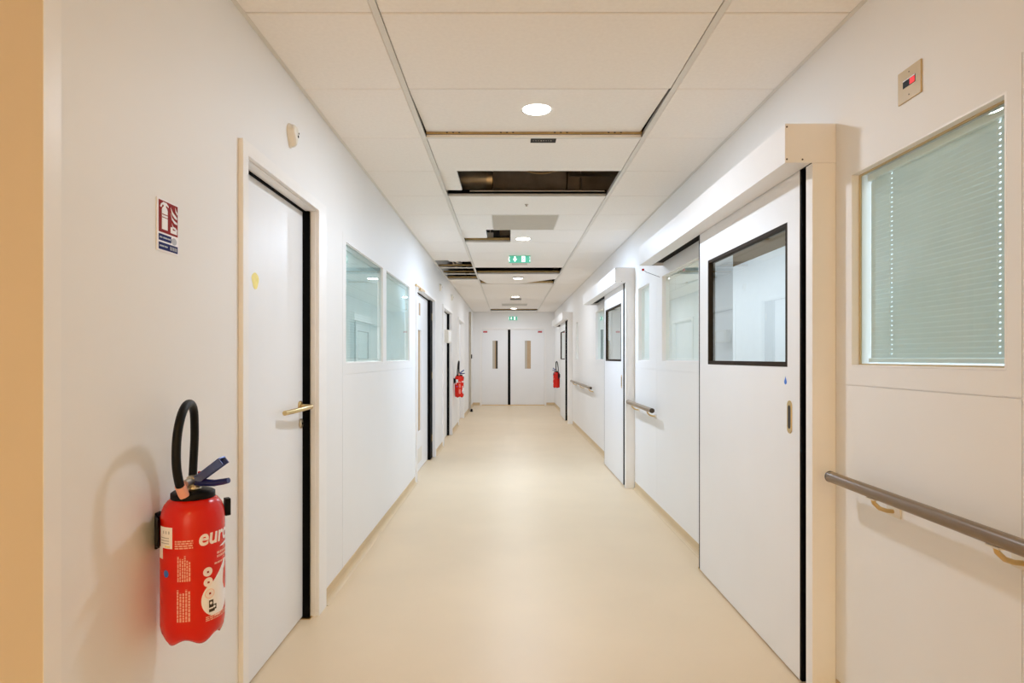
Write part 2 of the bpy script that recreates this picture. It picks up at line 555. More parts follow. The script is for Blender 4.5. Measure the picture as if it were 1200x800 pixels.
# ceiling lights
LIGHTS = [((629, 131), 'nearest of the round glowing ceiling downlights, in the lifted tile', 0.018),
          ((613, 279.3), 'second round ceiling downlight, just beyond the grey access panel', 0.0),
          ((607, 324.6), 'third round ceiling downlight, behind the hanging exit sign', 0.0),
          ((604, 347.5), 'fourth round ceiling downlight, in front of the small dark cut-out', 0.0),
          ((602, 361.0), 'farthest round ceiling downlight, before the double doors', 0.0)]
LIGHT_E = [21.0, 43.0, 18.5, 17.5, 16.0]
for i, ((lx, ly), lb, dz) in enumerate(LIGHTS):
    Y = (CEIL - EYE) * F / (VY - ly)
    X = (lx - VX) * Y / F
    if i == 4: Y = 15.46
    z = CEIL + dz - (0.0 if i != 2 else 0.014)
    r = empty('downlight', (X, Y, z), lb, 'downlight', 'round downlights along the ceiling')
    mb = MB().lathe([(0.062, -0.001), (0.066, -0.006), (0.084, -0.0035), (0.086, -0.0002), (0.062, -0.0002)], (X, Y, z), 40)
    mb.build('trim_ring', M['runner'], r)
    mb = MB().lathe([(0.066, -0.0085), (0.070, -0.0075), (0.071, -0.004)], (X, Y, z), 40)
    mb.build('lens', M['lamp'], r)
    ld = bpy.data.lights.new('downlight beam', 'AREA')
    ld.shape = 'DISK'; ld.size = 0.14; ld.energy = LIGHT_E[i]
    ld.color = ((0.82, 0.90, 1.0), (0.66, 0.80, 1.0))[i] if i < 2 else (0.88, 0.93, 1.0)
    lo = bpy.data.objects.new('downlight_beam', ld)
    COL.objects.link(lo); lo.location = (X, Y, z - 0.012)
    tag(lo, kind='helper')

# small black notice on the tile beyond the nearest downlight
a, b = px(622, 161.5, 3.467), px(652, 161.5, 3.467)
r = empty('ceiling_tag', ((a.x + b.x) / 2, 3.50, CEIL), 'small black tag with tiny pale writing on the ceiling by the nearest downlight', 'tag')
MB().box(a.x, b.x, 3.468, 3.535, CEIL - 0.004, CEIL - 0.0005).build('plate', M['black'], r)
mb = MB()
for k in range(8):
    xx = a.x + 0.014 + k * 0.0145
    mb.box(xx, xx + random.uniform(0.003, 0.008), 3.497, 3.497 + random.uniform(0.003, 0.007), CEIL - 0.0046, CEIL - 0.0041)
mb.build('writing', M['cable'], r)
# sprinkler dot
p = (0.146, 4.97)
r = empty('ceiling_sprinkler', (p[0], p[1], CEIL), 'tiny ceiling sprinkler head between the large opening and the grey panel', 'sprinkler')
MB().lathe([(0.008, -0.016), (0.010, -0.012), (0.006, -0.006), (0.016, -0.002), (0.017, 0.0)], (p[0], p[1], CEIL), 16).build('head', M['panelgrey'], r)
# slim grille behind exit sign
r = empty('air_grille', (0.135, 8.12, CEIL), 'slim grey grille in the ceiling just behind the hanging exit sign', 'grille')
MB().box(0.045, 0.245, 8.08, 8.19, CEIL - 0.003, CEIL - 0.0004).build('frame', M['panelgrey'], r)
mb = MB()
for k in range(6):
    mb.box(0.055, 0.235, 8.09 + k * 0.016, 8.097 + k * 0.016, CEIL - 0.004, CEIL - 0.003)
mb.build('fins', M['runner'], r)

# ------------------------------------------------------------------ things in the ceiling void
d = MB().tube([(-0.93, 5.12, 2.80), (-0.16, 5.12, 2.80)], 0.175, 28)
o = d.build('ventilation_duct', M['duct'])
tag(o, 'shiny spiral air duct at the left inside the largest ceiling opening', 'duct')
mb = MB()
for k in range(14):
    x = -0.90 + k * 0.052
    mb.tube([(x, 5.12, 2.80), (x + 0.006, 5.12, 2.80)], 0.180, 24)
mb.build('seam', M['duct'], o)
MB().tube([(-0.18, 5.12, 2.80), (-0.13, 5.12, 2.80)], 0.188, 28).build('collar', M['steel'], o)
o = MB().tube([(-0.125, 5.12, 2.80), (0.47, 5.12, 2.80)], 0.178, 28).build('ventilation_duct', M['ductbrown'])
tag(o, 'plain grey-brown air duct across the middle of the largest ceiling opening', 'duct')
o = box('ventilation_duct', M['ductbrown'], None, 0.48, 1.2, 4.98, 5.3, 2.66, 2.95, bevel=0.01)
tag(o, 'dark box duct at the right inside the largest ceiling opening', 'duct')
t = empty('hanger', (0.60, 4.93, 2.9), 'thin metal hanger bar and rod at the right of the largest ceiling opening', 'hanger')
MB().box(0.50, 0.86, 4.93, 4.95, 2.772, 2.782).build('bar', M['steel'], t)
MB().tube([(0.585, 4.94, 2.60), (0.585, 4.94, TOPZ)], 0.004, 8).build('rod', M['steel'], t)
pts = [(0.06 + 0.36 * k / 12, 4.55, 2.722 - 0.045 * math.sin(PI * k / 12)) for k in range(13)]
o = MB().tube(pts, 0.006, 8).build('hanging_cable', M['cabledark'])
tag(o, 'tan cable sagging inside the largest ceiling opening', 'cable')
for k, (x, z, lb) in enumerate(((-0.78, 3.08, 'pipe running lengthwise in the ceiling void, nearer the left wall'),
                                (0.95, 3.08, 'pipe running lengthwise in the ceiling void, nearer the right wall'))):
    o = MB().tube([(x, -2.9, z), (x, YEND - 0.01, z)], 0.045, 16).build('ceiling_pipe', M['ductbrown'])
    tag(o, lb, 'pipe')
o = MB().tube([(-0.30, 4.70, 2.586), (0.74, 4.70, 2.586)], 0.0035, 8).build('conduit', M['cable'])
tag(o, 'thin pale conduit across the far side of the largest ceiling opening', 'conduit')
# cables hanging in the left opening
for k, x in enumerate((-0.80, -0.735, -0.70)):
    pts = [(x + 0.10 * j / 6 - 0.05, row(9) + 0.06 + 0.95 * j / 6, 2.66 + 0.05 * math.sin(j * 0.9 + k)) for j in range(7)]
    o = MB().tube(pts, 0.009, 8).build('hanging_cable', M['cable'])
    tag(o, ('leftmost', 'middle', 'rightmost')[k] + ' of the pale cables in the left side ceiling opening', 'cable', 'cables in the left side ceiling opening')
# bits above the small hole
p = px(574, 276, 6.5)
o = MB().box(p.x - 0.03, p.x + 0.035, 6.62, 6.68, 2.60, 2.66).build('junction_box', M['pale'], None, 0.004)
tag(o, 'small white junction box in the small hole beside the second downlight', 'junction box')
MB().tube([(p.x, 6.65, 2.66), (p.x, 6.65, TOPZ)], 0.006, 8).build('conduit', M['cable'], o)
o = MB().box(-0.10, 0.02, 6.80, 6.86, 2.66, 2.78).build('cable_clip', M['cable'], None, 0.006)
tag(o, 'pale bracket at the right inside the small hole beside the second downlight', 'bracket')
MB().tube([(-0.04, 6.83, 2.78), (-0.04, 6.83, TOPZ)], 0.006, 8).build('rod', M['cable'], o)

# ------------------------------------------------------------------ exit signs
def exit_sign(c, w, h, dep, label, hang):
    r = empty('exit_sign', c, label, 'exit sign')
    x, y, z = c
    MB().box(x - w / 2, x + w / 2, y, y + dep, z - h, z).build('housing', M['green'], r, 0.004)
    f = y - 0.0015
    mb = MB()
    ax = x - w * 0.22                      # arrow
    pts = [(ax - 0.010, f, z - h * 0.12), (ax + 0.010, f, z - h * 0.12), (ax + 0.010, f, z - h * 0.45), (ax + 0.026, f, z - h * 0.45),
           (ax, f, z - h * 0.9), (ax - 0.026, f, z - h * 0.45), (ax - 0.010, f, z - h * 0.45)]
    mb.prism(pts, (0, 0, 0), (0, 0.001, 0))
    mb.build('arrow', M['exitwhite'], r)
    mb = MB()
    dx = x + w * 0.17
    mb.box(dx - 0.022, dx + 0.022, f, f + 0.001, z - h * 0.9, z - h * 0.08)
    mb.build('door_symbol', M['exitwhite'], r)
    mb = MB()                              # running figure
    fx = dx - 0.002
    mb.lathe([(0.0055, -0.001), (0.006, 0.0)], (fx + 0.004, f - 0.001, z - h * 0.24), 10)
    mb.prism([(fx - 0.003, f, z - h * .33), (fx + .006, f, z - h * .33), (fx + .002, f, z - h * .58), (fx - .007, f, z - h * .58)], (0, -.001, 0), (0, -0.0002, 0))
    mb.prism([(fx - .007, f, z - h * .58), (fx - .001, f, z - h * .58), (fx + .012, f, z - h * .84), (fx + .007, f, z - h * .84)], (0, -.001, 0), (0, -.0002, 0))
    mb.prism([(fx - .006, f, z - h * .58), (fx - .001, f, z - h * .58), (fx - .010, f, z - h * .82), (fx - .015, f, z - h * .80)], (0, -.001, 0), (0, -.0002, 0))
    mb.prism([(fx - .014, f, z - h * .46), (fx + .014, f, z - h * .36), (fx + .014, f, z - h * .42), (fx - .012, f, z - h * .52)], (0, -.001, 0), (0, -.0002, 0))
    mb.build('running_figure', M['green'], r)
    for s in (-1, 1):
        mb = MB()
        ex = x + s * w * 0.47
        mb.prism([(ex - 0.006, f, z - h * 0.15), (ex + 0.004, f, z - h * 0.15), (ex + 0.004 * s, f, z - h * 0.5), (ex + 0.004, f, z - h * .85), (ex - 0.006, f, z - h * .85), (ex - 0.006 + 0.008 * s, f, z - h * 0.5)],
                 (0, -0.0002, 0), (0, 0.0006, 0))
        mb.build('edge_mark', M['exitwhite'], r)
    if hang:
        MB().box(x - w * 0.3, x + w * 0.3, y + 0.004, y + dep - 0.004, z, CEIL - 0.0005).build('mount', M['pale'], r)
    return r


exit_sign((0.135, 7.42, 2.543), 0.262, 0.085, 0.035, 'green exit sign hanging under the corridor ceiling with arrow and door symbols', True)
exit_sign((0.125, YEND - 0.03, 2.425), 0.235, 0.10, 0.029, 'small green exit sign on the wall above the double doors', False)


# ================================================================== LEFT HAND DOORS
def hinge(z, x, y, parent):
    mb = MB().tube([(x, y, z - 0.045), (x, y, z + 0.045)], 0.008, 12)
    mb.box(x - 0.026, x, y - 0.003, y + 0.003, z - 0.040, z + 0.040)
    return mb.build('hinge', M['brass'], parent)


def left_door(num, y0, y1, head, near, far, proj, leaf_end, label, handle=False, vision=None, hinges=(), seal='seal'):
    r = struct(empty('door_%d' % num, (XL, (y0 + y1) / 2, 0)), label, 'door')
    # frame: architrave + reveal lining, one mesh
    xf = XL + proj
    mb = grid_solid([xf, XL - 0.0005], [y0 - near, y0, y1, y1 + far], [0.0, 2.04, 2.04 + head],
                    lambda x, y, z: not (y0 < y < y1 and z < 2.04))
    mb.box(-0.997, XL, y1 - 0.0005, y1 - 0.004, 0, 2.04)
    mb.box(-0.997, XL, y0 + 0.0005, y0 + 0.004, 0, 2.04)
    mb.box(-1.018, XL, y0, y1, 2.034, 2.0395)
    mb.build('door_frame', M['frame'], r, 0.002)
    leaf_holes = [vision] if vision else []
    lx0, lx1 = -1.03, -1.072
    ya, yb = y0 + 0.004, leaf_end
    zs = [0.008, 2.028]; ys = [ya, yb]
    for h in leaf_holes:
        ys += h[:2]; zs += h[2:]
    leaf = grid_solid([lx0, lx1], ys, zs, lambda x, y, z: not any(h[0] < y < h[1] and h[2] < z < h[3] for h in leaf_holes))
    leaf = leaf.build('door_leaf', M['door'], r, 0.002)
    mb = MB().box(-0.997, -1.072, leaf_end + 0.002, y1 - 0.0005, 0.002, 2.033)
    mb.box(-1.018, -1.074, y0 + 0.003, leaf_end + 0.002, 2.0285, 2.0335)
    mb.build('door_seal', M[seal], r)  # rubber seal; in the wider gaps its black stands for darkness
    MB().box(-0.985, -1.07, leaf_end - 0.02, y1 - 0.002, 0.0, 0.0035).build('threshold', M['brass'], r)
    if vision:
        a, b, c, d = vision
        MB().box(-1.046, -1.052, a, b, c, d).build('vision_panel', M['wood'], leaf)
    for z in hinges:
        hinge(z, -1.0, y1 - 0.045, r)
    return r, leaf


d1, leaf1 = left_door(1, 2.235, 3.065, 0.05, 0.047, 0.125, 0.017, 3.046,
                      'white flush door with lever handle beside the near fire extinguisher')
# lever handle and keyhole on door 1
h = MB().lathe([(0.026, 0.0), (0.026, 0.006), (0.022, 0.009), (0.012, 0.010)], (0, 0, 0), 28)
def to_x(mb, c):                                   # z axis of the shape becomes +x at c
    mb.v = [Vector((v.z, v.y, v.x)) + Vector(c) for v in mb.v]
    return mb
hb = to_x(h, (-1.030, 3.005, 1.062))
hnd = hb.build('door_handle', M['brass'], leaf1)
MB().tube([(-1.024, 3.005, 1.062), (-0.985, 3.008, 1.062), (-0.972, 3.004, 1.061), (-0.967, 2.985, 1.060), (-0.972, 2.90, 1.058), (-0.985, 2.78, 1.055), (-0.996, 2.71, 1.053)],
          [0.009, 0.009, 0.010, 0.011, 0.011, 0.0115, 0.011], 14).build('lever', M['brass'], hnd)
k = to_x(MB().lathe([(0.024, 0), (0.024, 0.006), (0.020, 0.009), (0.010, 0.010)], (0, 0, 0), 28), (-1.030, 3.015, 0.975))
k = k.build('keyhole', M['steel'], leaf1)
to_x(MB().lathe([(0.006, 0.0), (0.006, 0.003)], (0, 0, 0), 14), (-1.0205, 3.015, 0.975)).build('key_slot', M['black'], k)
# yellow mark
pts = [(-1.0290, 2.476 + 0.033 * math.cos(a) * (1 + 0.18 * math.sin(3 * a)), 1.612 + 0.034 * math.sin(a)) for a in [2 * PI * q / 18 for q in range(18)]]
o = MB().prism(pts, (0, 0, 0), (-0.0009, 0, 0)).build('paint_mark', M['yellow'], leaf1)
o['label'] = 'pale yellow smudge'

d2, leaf2 = left_door(2, 6.40, 7.97, 0.04, 0.05, 0.09, 0.014, 7.74, 'white door with a tall narrow vision panel and dark open edge, past the left windows',
                      vision=(6.93, 7.19, 0.45, 1.62), hinges=(1.83, 1.07, 0.26))
MB().box(-1.0285, -1.031, 6.98, 7.10, 1.79, 1.93).build('indicator_plate', M['wood'], leaf2)
MB().box(-1.026, -1.031, 6.85, 7.20, 0.10, 0.26).build('kick_grille', M['pale'], leaf2)
mb = MB().box(-0.966, -0.950, 6.30, 6.95, 2.045, 2.062)
mb.box(-0.966, -0.945, 6.55, 6.70, 2.025, 2.052)
mb.build('door_closer', M['brass'], d2)
d3, leaf3 = left_door(3, 9.0, 10.25, 0.05, 0.10, 0.10, 0.02, 10.17, 'white door with a dark slit at its edge, before the far left extinguisher')
d4, leaf4 = left_door(4, 11.75, 13.1, 0.05, 0.08, 0.08, 0.015, 13.085, 'farthest white door on the left, beyond the far extinguisher', seal='frame')
# wall box near door 3
r = empty('wall_box', (XL, 9.35, 1.63), 'pale square box on the left wall between the far doors', 'wall box')
MB().box(XL - 0.0, XL + 0.068, 9.12, 9.62, 1.53, 1.72).build('cover', M['pale'], r, 0.004)
MB().box(XL + 0.068, XL + 0.070, 9.20, 9.54, 1.555, 1.70).build('face_plate', M['cover'], r)

# open fire door leaf folded against the left wall at the far end
r = struct(empty('door_9', (-0.95, 14.9, 0)), 'narrow grey edge of a fire door folded back at the far left', 'fire door')
MB().box(XL + 0.002, XL + 0.052, 14.88, 15.0, 0.005, 2.42).build('door_leaf', M['panelgrey'], r, 0.003)
MB().box(XL + 0.052, XL + 0.075, 14.93, 14.98, 1.28, 1.38).build('latch', M['black'], r, 0.004)
r = empty('door_stop', (XL, 14.72, 0.0), 'small black floor stop below the folded fire door', 'door stop')
MB().lathe([(0.035, 0.0), (0.035, 0.012), (0.022, 0.02), (0.026, 0.06), (0.018, 0.066)], (XL + 0.075, 14.72, 0.0), 20).build('bumper', M['black'], r)

# ================================================================== WINDOWS AND BLINDS
WN = [0]


def window(side, y0, y1, z0, z1, label, blind_label, blind_z=None, cords=2, glass_d=0.03, tilt=-75, gap=0.0):
    WN[0] += 1
    s = -1 if side == 'L' else 1
    xw = XL if side == 'L' else XR
    r = struct(empty('window_%d' % WN[0], (xw, (y0 + y1) / 2, z0)), label, 'window')
    xg = xw + s * glass_d
    w = 0.012
    fr = grid_solid([xw + s * 0.0 + s * 0.0, xw + s * 0.095], [y0 + 0.0005, y0 + w * 0.5, y1 - w * 0.5, y1 - 0.0005],
                    [z0 + 0.0005, z0 + w * 0.5, z1 - w * 0.5, z1 - 0.0005],
                    lambda x, y, z: not (y0 + w * .5 < y < y1 - w * .5 and z0 + w * .5 < z < z1 - w * .5))
    fr.build('window_frame', M['frame'], r)
    g0 = 0.006
    gk = grid_solid([xg - s * 0.004, xg + s * 0.004], [y0 + g0, y0 + g0 + 0.005, y1 - g0 - 0.005, y1 - g0],
                    [z0 + g0, z0 + g0 + 0.005, z1 - g0 - 0.005, z1 - g0],
                    lambda x, y, z: not (y0 + g0 + .005 < y < y1 - g0 - .005 and z0 + g0 + .005 < z < z1 - g0 - .005))
    gk.build('gasket', M['plate'] if side == 'R' and y0 < 3 else M['frame'], r)
    a = 0.012
    MB().add([(xg, y0 + a, z0 + a), (xg, y1 - a, z0 + a), (xg, y1 - a, z1 - a), (xg, y0 + a, z1 - a)], [(0, 1, 2, 3)]).build('pane', M['glassw' if side == 'L' else 'glassr'], r)
    # blind
    if blind_label:
        xb = xw + s * (glass_d + 0.030)
        ya, yb = y0 + 0.014, y1 - 0.014 - 1.6 * gap
        zt, zb = z1 - 0.022, (blind_z if blind_z else z0 + 0.016)
        b = empty('venetian_blind', (xb, (ya + yb) / 2, zt), blind_label, 'blind')
        MB().box(xb - 0.014, xb + 0.014, ya, yb, zt - 0.012, zt + 0.012).build('headrail', M['blindrail'], b)
        ks = [0.2] if yb - ya < 0.4 else [0.12, 0.82]
        mb = MB()
        n = int((zt - zb - 0.03) / 0.0165) + 1
        pit = (zt - 0.014 - gap - zb - 0.026) / (n - 1)
        hw = 0.0115
        ca, sa = math.cos(math.radians(tilt)), math.sin(math.radians(tilt))
        for k in range(n):
            z = zb + 0.026 + k * pit
            p0 = (xb - s * hw * ca, z + hw * sa); p1 = (xb - s * 0.0012, z + 0.0008); p2 = (xb + s * hw * ca, z - hw * sa)
            cuts = [ya] + [c for f_ in ks for c in (ya + (yb - ya) * f_ - 0.0035, ya + (yb - ya) * f_ + 0.0035)] + [yb]
            vs = [(q[0], y, q[1]) for y in cuts for q in (p0, p1, p2)]
            fs = []
            for i in range(len(cuts) - 1):         # a cord slot is punched through the lower half of each slat
                a3, b3 = 3 * i, 3 * i + 3
                fs.append((a3, b3, b3 + 1, a3 + 1))
                if i % 2 == 0:
                    fs.append((a3 + 1, b3 + 1, b3 + 2, a3 + 2))
            mb.add(vs, fs)
        mb.build('slats', M['blind'], b)
        MB().box(xb - 0.011, xb + 0.011, ya, yb, zb, zb + 0.014).build('bottom_rail', M['blindrail'], b, 0.002)
        for f_ in ks:
            yy = ya + (yb - ya) * f_
            mb = MB()
            for k in range(0, n):
                z = zb + 0.026 + k * pit
                mb.box(xb - s * 0.0095, xb - s * 0.0085, yy - 0.0008, yy + 0.0008, z - 0.002, z + 0.0085)
            mb.build('cord', M['cord'], b)
    return r


window('L', *L_WIN[0], 'near window in the left wall reflecting the ceiling openings', 'closed pale blind behind the near left wall window', glass_d=0.012)
window('L', *L_WIN[1], 'second window in the left wall, just before the vision panel door', 'closed pale blind behind the second left wall window', glass_d=0.012)
window('R', *R_WIN[0], 'large near window in the right wall above the near handrail', 'pale aqua blind lowered behind the large near window on the right', gap=0.008, tilt=-84)
window('R', *R_WIN[1], 'window in the right wall partly hidden behind the nearest sliding door', 'closed pale blind behind the window next to the nearest sliding door')
window('R', *R_WIN[2], 'narrow window between the first and second sliding doors on the right', 'pale blind in the narrow window between the two nearer sliding doors')
window('R', *R_WIN[3], 'window half covered by the second sliding door on the right', 'blind in the window half covered by the second sliding door')
window('R', *R_WIN[4], 'narrow window farthest along the right wall', 'blind in the farthest narrow window on the right')

# ================================================================== SLIDING DOORS
SX = 1.164            # face of the sliding leaves


def sliding_door(num, post_y, leaf0, leaf1, cover_end, win, label, cover_label, handle=True, drop=False):
    r = struct(empty('door_%d' % num, (SX, (leaf0 + leaf1) / 2, 0)), label, 'door')
    # leaf with window hole
    wy0, wy1, wz0, wz1 = win
    leaf = grid_solid([SX, SX + 0.04], [leaf0, wy0, wy1, leaf1], [0.012, wz0, wz1, 2.052],
                      lambda x, y, z: not (wy0 < y < wy1 and wz0 < z < wz1)).build('door_leaf', M['door'], r, 0.0015)
    w = 0.016
    gk = grid_solid([SX - 0.001, SX + 0.036], [wy0, wy0 + w, wy1 - w, wy1], [wz0, wz0 + w * 1.3, wz1 - w, wz1],
                    lambda x, y, z: not (wy0 + w < y < wy1 - w and wz0 + w * 1.3 < z < wz1 - w))
    gk.build('glazing_bead', M['bead'], leaf)
    xg = SX + 0.012
    MB().add([(xg, wy0 + w, wz0 + w), (xg, wy1 - w, wz0 + w), (xg, wy1 - w, wz1 - w), (xg, wy0 + w, wz1 - w)], [(0, 1, 2, 3)]).build('pane', M['glassd'], leaf)
    MB().box(SX + 0.001, SX + 0.038, leaf0 - 0.016, leaf0 - 0.0005, 0.014, 2.05).build('edge_seal', M['seal'], leaf)
    MB().box(SX + 0.001, SX + 0.038, leaf1 + 0.0005, leaf1 + 0.018, 0.014, 2.05).build('edge_seal', M['seal'], leaf)
    if handle:
        y, z = leaf0 + 0.085, 1.055
        pts = []
        for q in range(28):
            a = 2 * PI * q / 28
            pts.append((SX, y + 0.021 * math.cos(a), z + (0.047 if math.sin(a) > 0 else -0.047) + 0.021 * math.sin(a)))
        hd = MB().prism(pts, (-0.003, 0, 0), (0.001, 0, 0)).build('flush_handle', M['brass'], leaf, 0.001)
        pts2 = [(SX, y + (p[1] - y) * 0.55, z + (p[2] - z) * 0.72) for p in pts]
        MB().prism(pts2, (-0.0036, 0, 0), (-0.0028, 0, 0)).build('finger_recess', M['railcap'], hd)
    if drop:
        y, z = 2.56, 1.20
        pts = [(SX, y + 0.011 * math.cos(a) * (1 if math.sin(a) < 0.2 else max(0.0, 1 - math.sin(a))) * 1.0, z + (0.012 if math.sin(a) < 0.2 else 0.022) * math.sin(a))
               for a in [2 * PI * q / 24 for q in range(24)]]
        o = MB().prism(pts, (-0.001, 0, 0), (0, 0, 0)).build('drop_sticker', M['blue'], leaf)
        o['label'] = 'tiny blue drop sticker'
    # jamb post
    MB().box(SX, XR - 0.0005, post_y, post_y + 0.052, 0.0, 2.0465).build('jamb_post', M['frame'], r, 0.002)
    MB().box(SX + 0.005, SX + 0.05, leaf1 - 0.02, leaf1 + 0.05, 0.0, 0.0115).build('floor_guide', M['brass'], r, 0.002)
    # rail cover
    c = empty('rail_cover', (1.06, post_y, 2.047), cover_label, 'rail cover', 'rail covers above the sliding doors')
    x0, z0, z1 = 1.06, 2.047, 2.196
    mb = MB().box(x0, x0 + 0.006, post_y + 0.004, cover_end, z0, z1)
    mb.box(x0 + 0.006, SX - 0.004, post_y + 0.004, cover_end, z0, z0 + 0.006)
    mb.box(x0 + 0.006, XR - 0.0005, post_y + 0.004, cover_end, z1 - 0.006, z1)
    mb.build('cover_sheet', M['cover'], c)
    mb = MB().box(x0 - 0.001, XR - 0.0005, post_y, post_y + 0.004, z0 - 0.0003, z1 + 0.001)
    cap = mb.build('end_cap', M['cover'], c, 0.001)
    MB().box(x0, XR - 0.0005, cover_end, cover_end + 0.004, z0, z1).build('end_cap', M['cover'], c)
    for sx, sz in ((x0 + 0.006, z1 - 0.012), (x0 + 0.006, z0 + 0.013), (x0 + 0.066, z0 + 0.012)):
        mb = MB().lathe([(0.0035, 0), (0.0032, 0.0012), (0.001, 0.0016)], (0, 0, 0), 12)
        mb.v = [Vector((sx + v.x, post_y - v.z, sz + v.y)) for v in mb.v]
        mb.build('screw', M['railcap'], cap)
    MB().box(SX - 0.003, XR - 0.001, leaf0 - 0.02, cover_end - 0.002, 2.072, 2.17).build('shade_fill', M['shade_fill'], c)  # black block stands for the dark inside of the cover
    return r


sliding_door(5, 2.334, 2.437, 3.71, 4.95, (2.545, 3.555, 1.262, 1.865), 'nearest white sliding door on the right with a black-edged window',
             'long white rail cover above the nearest sliding door', drop=True)
sliding_door(6, 6.06, 6.19, 7.40, 8.67, (6.30, 7.30, 1.262, 1.865), 'second white sliding door along the right wall with a window',
             'white rail cover above the second sliding door')
sliding_door(7, 11.95, 12.50, 13.75, 14.9, (12.62, 13.62, 1.262, 1.865), 'farthest white sliding door on the right near the double doors',
             'white rail cover above the farthest sliding door', handle=False)
# red and black bits at the far end of the first cover
r = empty('cover_latch', (1.16, 4.98, 2.03), 'tiny red-tipped latch at the far end of the nearest rail cover', 'latch')
p = px(753.5, 316, 5.06)
MB().box(p.x - 0.008, p.x + 0.008, 5.05, 5.07, p.z - 0.008, p.z + 0.008).build('red_tip', M['stickred'], r)
MB().tube([(p.x, 5.06, p.z), (p.x + 0.03, 5.06, p.z - 0.02), (XR, 5.06, p.z - 0.06)], 0.002, 6).build('wire', M['railcap'], r)


# ================================================================== DOUBLE DOORS
r = struct(empty('door_8', ((DX0 + DX1) / 2, YEND, 0)), 'closed white double doors at the far end of the corridor', 'door')
fr = grid_solid([DX0 - 0.045, DX0 + 0.001, DX1 - 0.001, DX1 + 0.045], [YEND - 0.012, YEND - 0.0005], [0, DZ, DZ + 0.045],
                lambda x, y, z: not (DX0 < x < DX1 and z < DZ))
fr.build('door_frame', M['frame'], r, 0.002)
for (a, b, v0, v1, sx) in ((DX0 + 0.004, -0.02, -0.44, -0.30, -0.64), (0.05, DX1 - 0.004, 0.445, 0.607, 0.86)):
    lf = grid_solid([a, v0, v1, b], [YEND + 0.02, YEND + 0.065], [0.015, 1.0, 1.765, DZ - 0.004],
                    lambda x, y, z: not (v0 < x < v1 and 1.0 < z < 1.765)).build('door_leaf', M['door'], r, 0.002)
    MB().box(v0, v1, YEND + 0.050, YEND + 0.054, 1.0, 1.765).build('vision_panel', M['panelgrey'], lf)
    MB().box(v0 + 0.06, v1, YEND + 0.044, YEND + 0.049, 1.0, 1.765).build('vision_blind', M['wood'], lf)
    if v0 < 0:
        MB().box(v1 - 0.05, v1, YEND + 0.040, YEND + 0.044, 1.0, 1.765).build('vision_edge', M['railcap'], lf)
    o = MB().box(sx - 0.055, sx + 0.055, YEND + 0.0185, YEND + 0.0198, 1.985, 2.03).build('red_sticker', M['stickred'], lf)
    o['label'] = 'small red sticker with white text'
    MB().box(sx - 0.045, sx + 0.045, YEND + 0.0178, YEND + 0.0185, 2.000, 2.004).build('sticker_text', M['white'], o)
MB().box(-0.0195, 0.0495, YEND + 0.018, YEND + 0.06, 0.012, DZ - 0.003).build('meeting_seal', M['seal'], r)
MB().box(DX0 + 0.002, DX1 - 0.002, YEND + 0.0, YEND + 0.08, 0.0, 0.012).build('threshold', M['brass'], r)
r = empty('cover_strip', (1.0, YEND - 0.005, 1.0), 'thin upright strip on the end wall right of the double doors', 'strip')
MB().box(1.015, 1.03, YEND - 0.006, YEND - 0.0005, 0.75, 1.25).build('strip', M['runner'], r)


# ================================================================== HANDRAILS
def handrail(y0, y1, brackets, label, z=0.863):
    x = XR - 0.072
    r = empty('handrail', (x, (y0 + y1) / 2, z), label, 'handrail', 'handrails along the right wall')
    MB().tube([(x, y0 + 0.006, z), (x, y1 - 0.006, z)], 0.020, 20).build('rail', M['rail'], r)
    for e in (y0, y1):
        sgn = 1 if e == y1 else -1
        MB().tube([(x, e - sgn * 0.008, z), (x, e - sgn * 0.002, z), (x, e, z)], [0.0207, 0.0207, 0.016], 20).build('end_cap', M['railcap'], r)
    for by in brackets:
        mb = MB().tube([(x, by, z - 0.019), (x + 0.004, by, z - 0.035), (x + 0.022, by, z - 0.052), (x + 0.045, by, z - 0.060), (XR - 0.006, by, z - 0.062)], 0.007, 12)
        b = mb.build('bracket', M['brass'], r)
        MB().box(XR - 0.006, XR - 0.0003, by - 0.035, by + 0.035, z - 0.080, z - 0.044).build('wall_plate', M['pale'], b, 0.002)
        MB().box(x - 0.010, x + 0.010, by - 0.022, by + 0.022, z - 0.024, z - 0.019).build('saddle', M['pale'], b, 0.001)
    return r


handrail(0.75, 2.244, (1.98, 1.48), 'near bronze tube handrail under the large window on the right')
handrail(5.02, 6.03, (5.2, 5.85), 'middle bronze tube handrail, between the first and second sliding doors')
handrail(8.77, 11.5, (9.0, 10.1, 11.2), 'far bronze tube handrail, beyond the second sliding door')


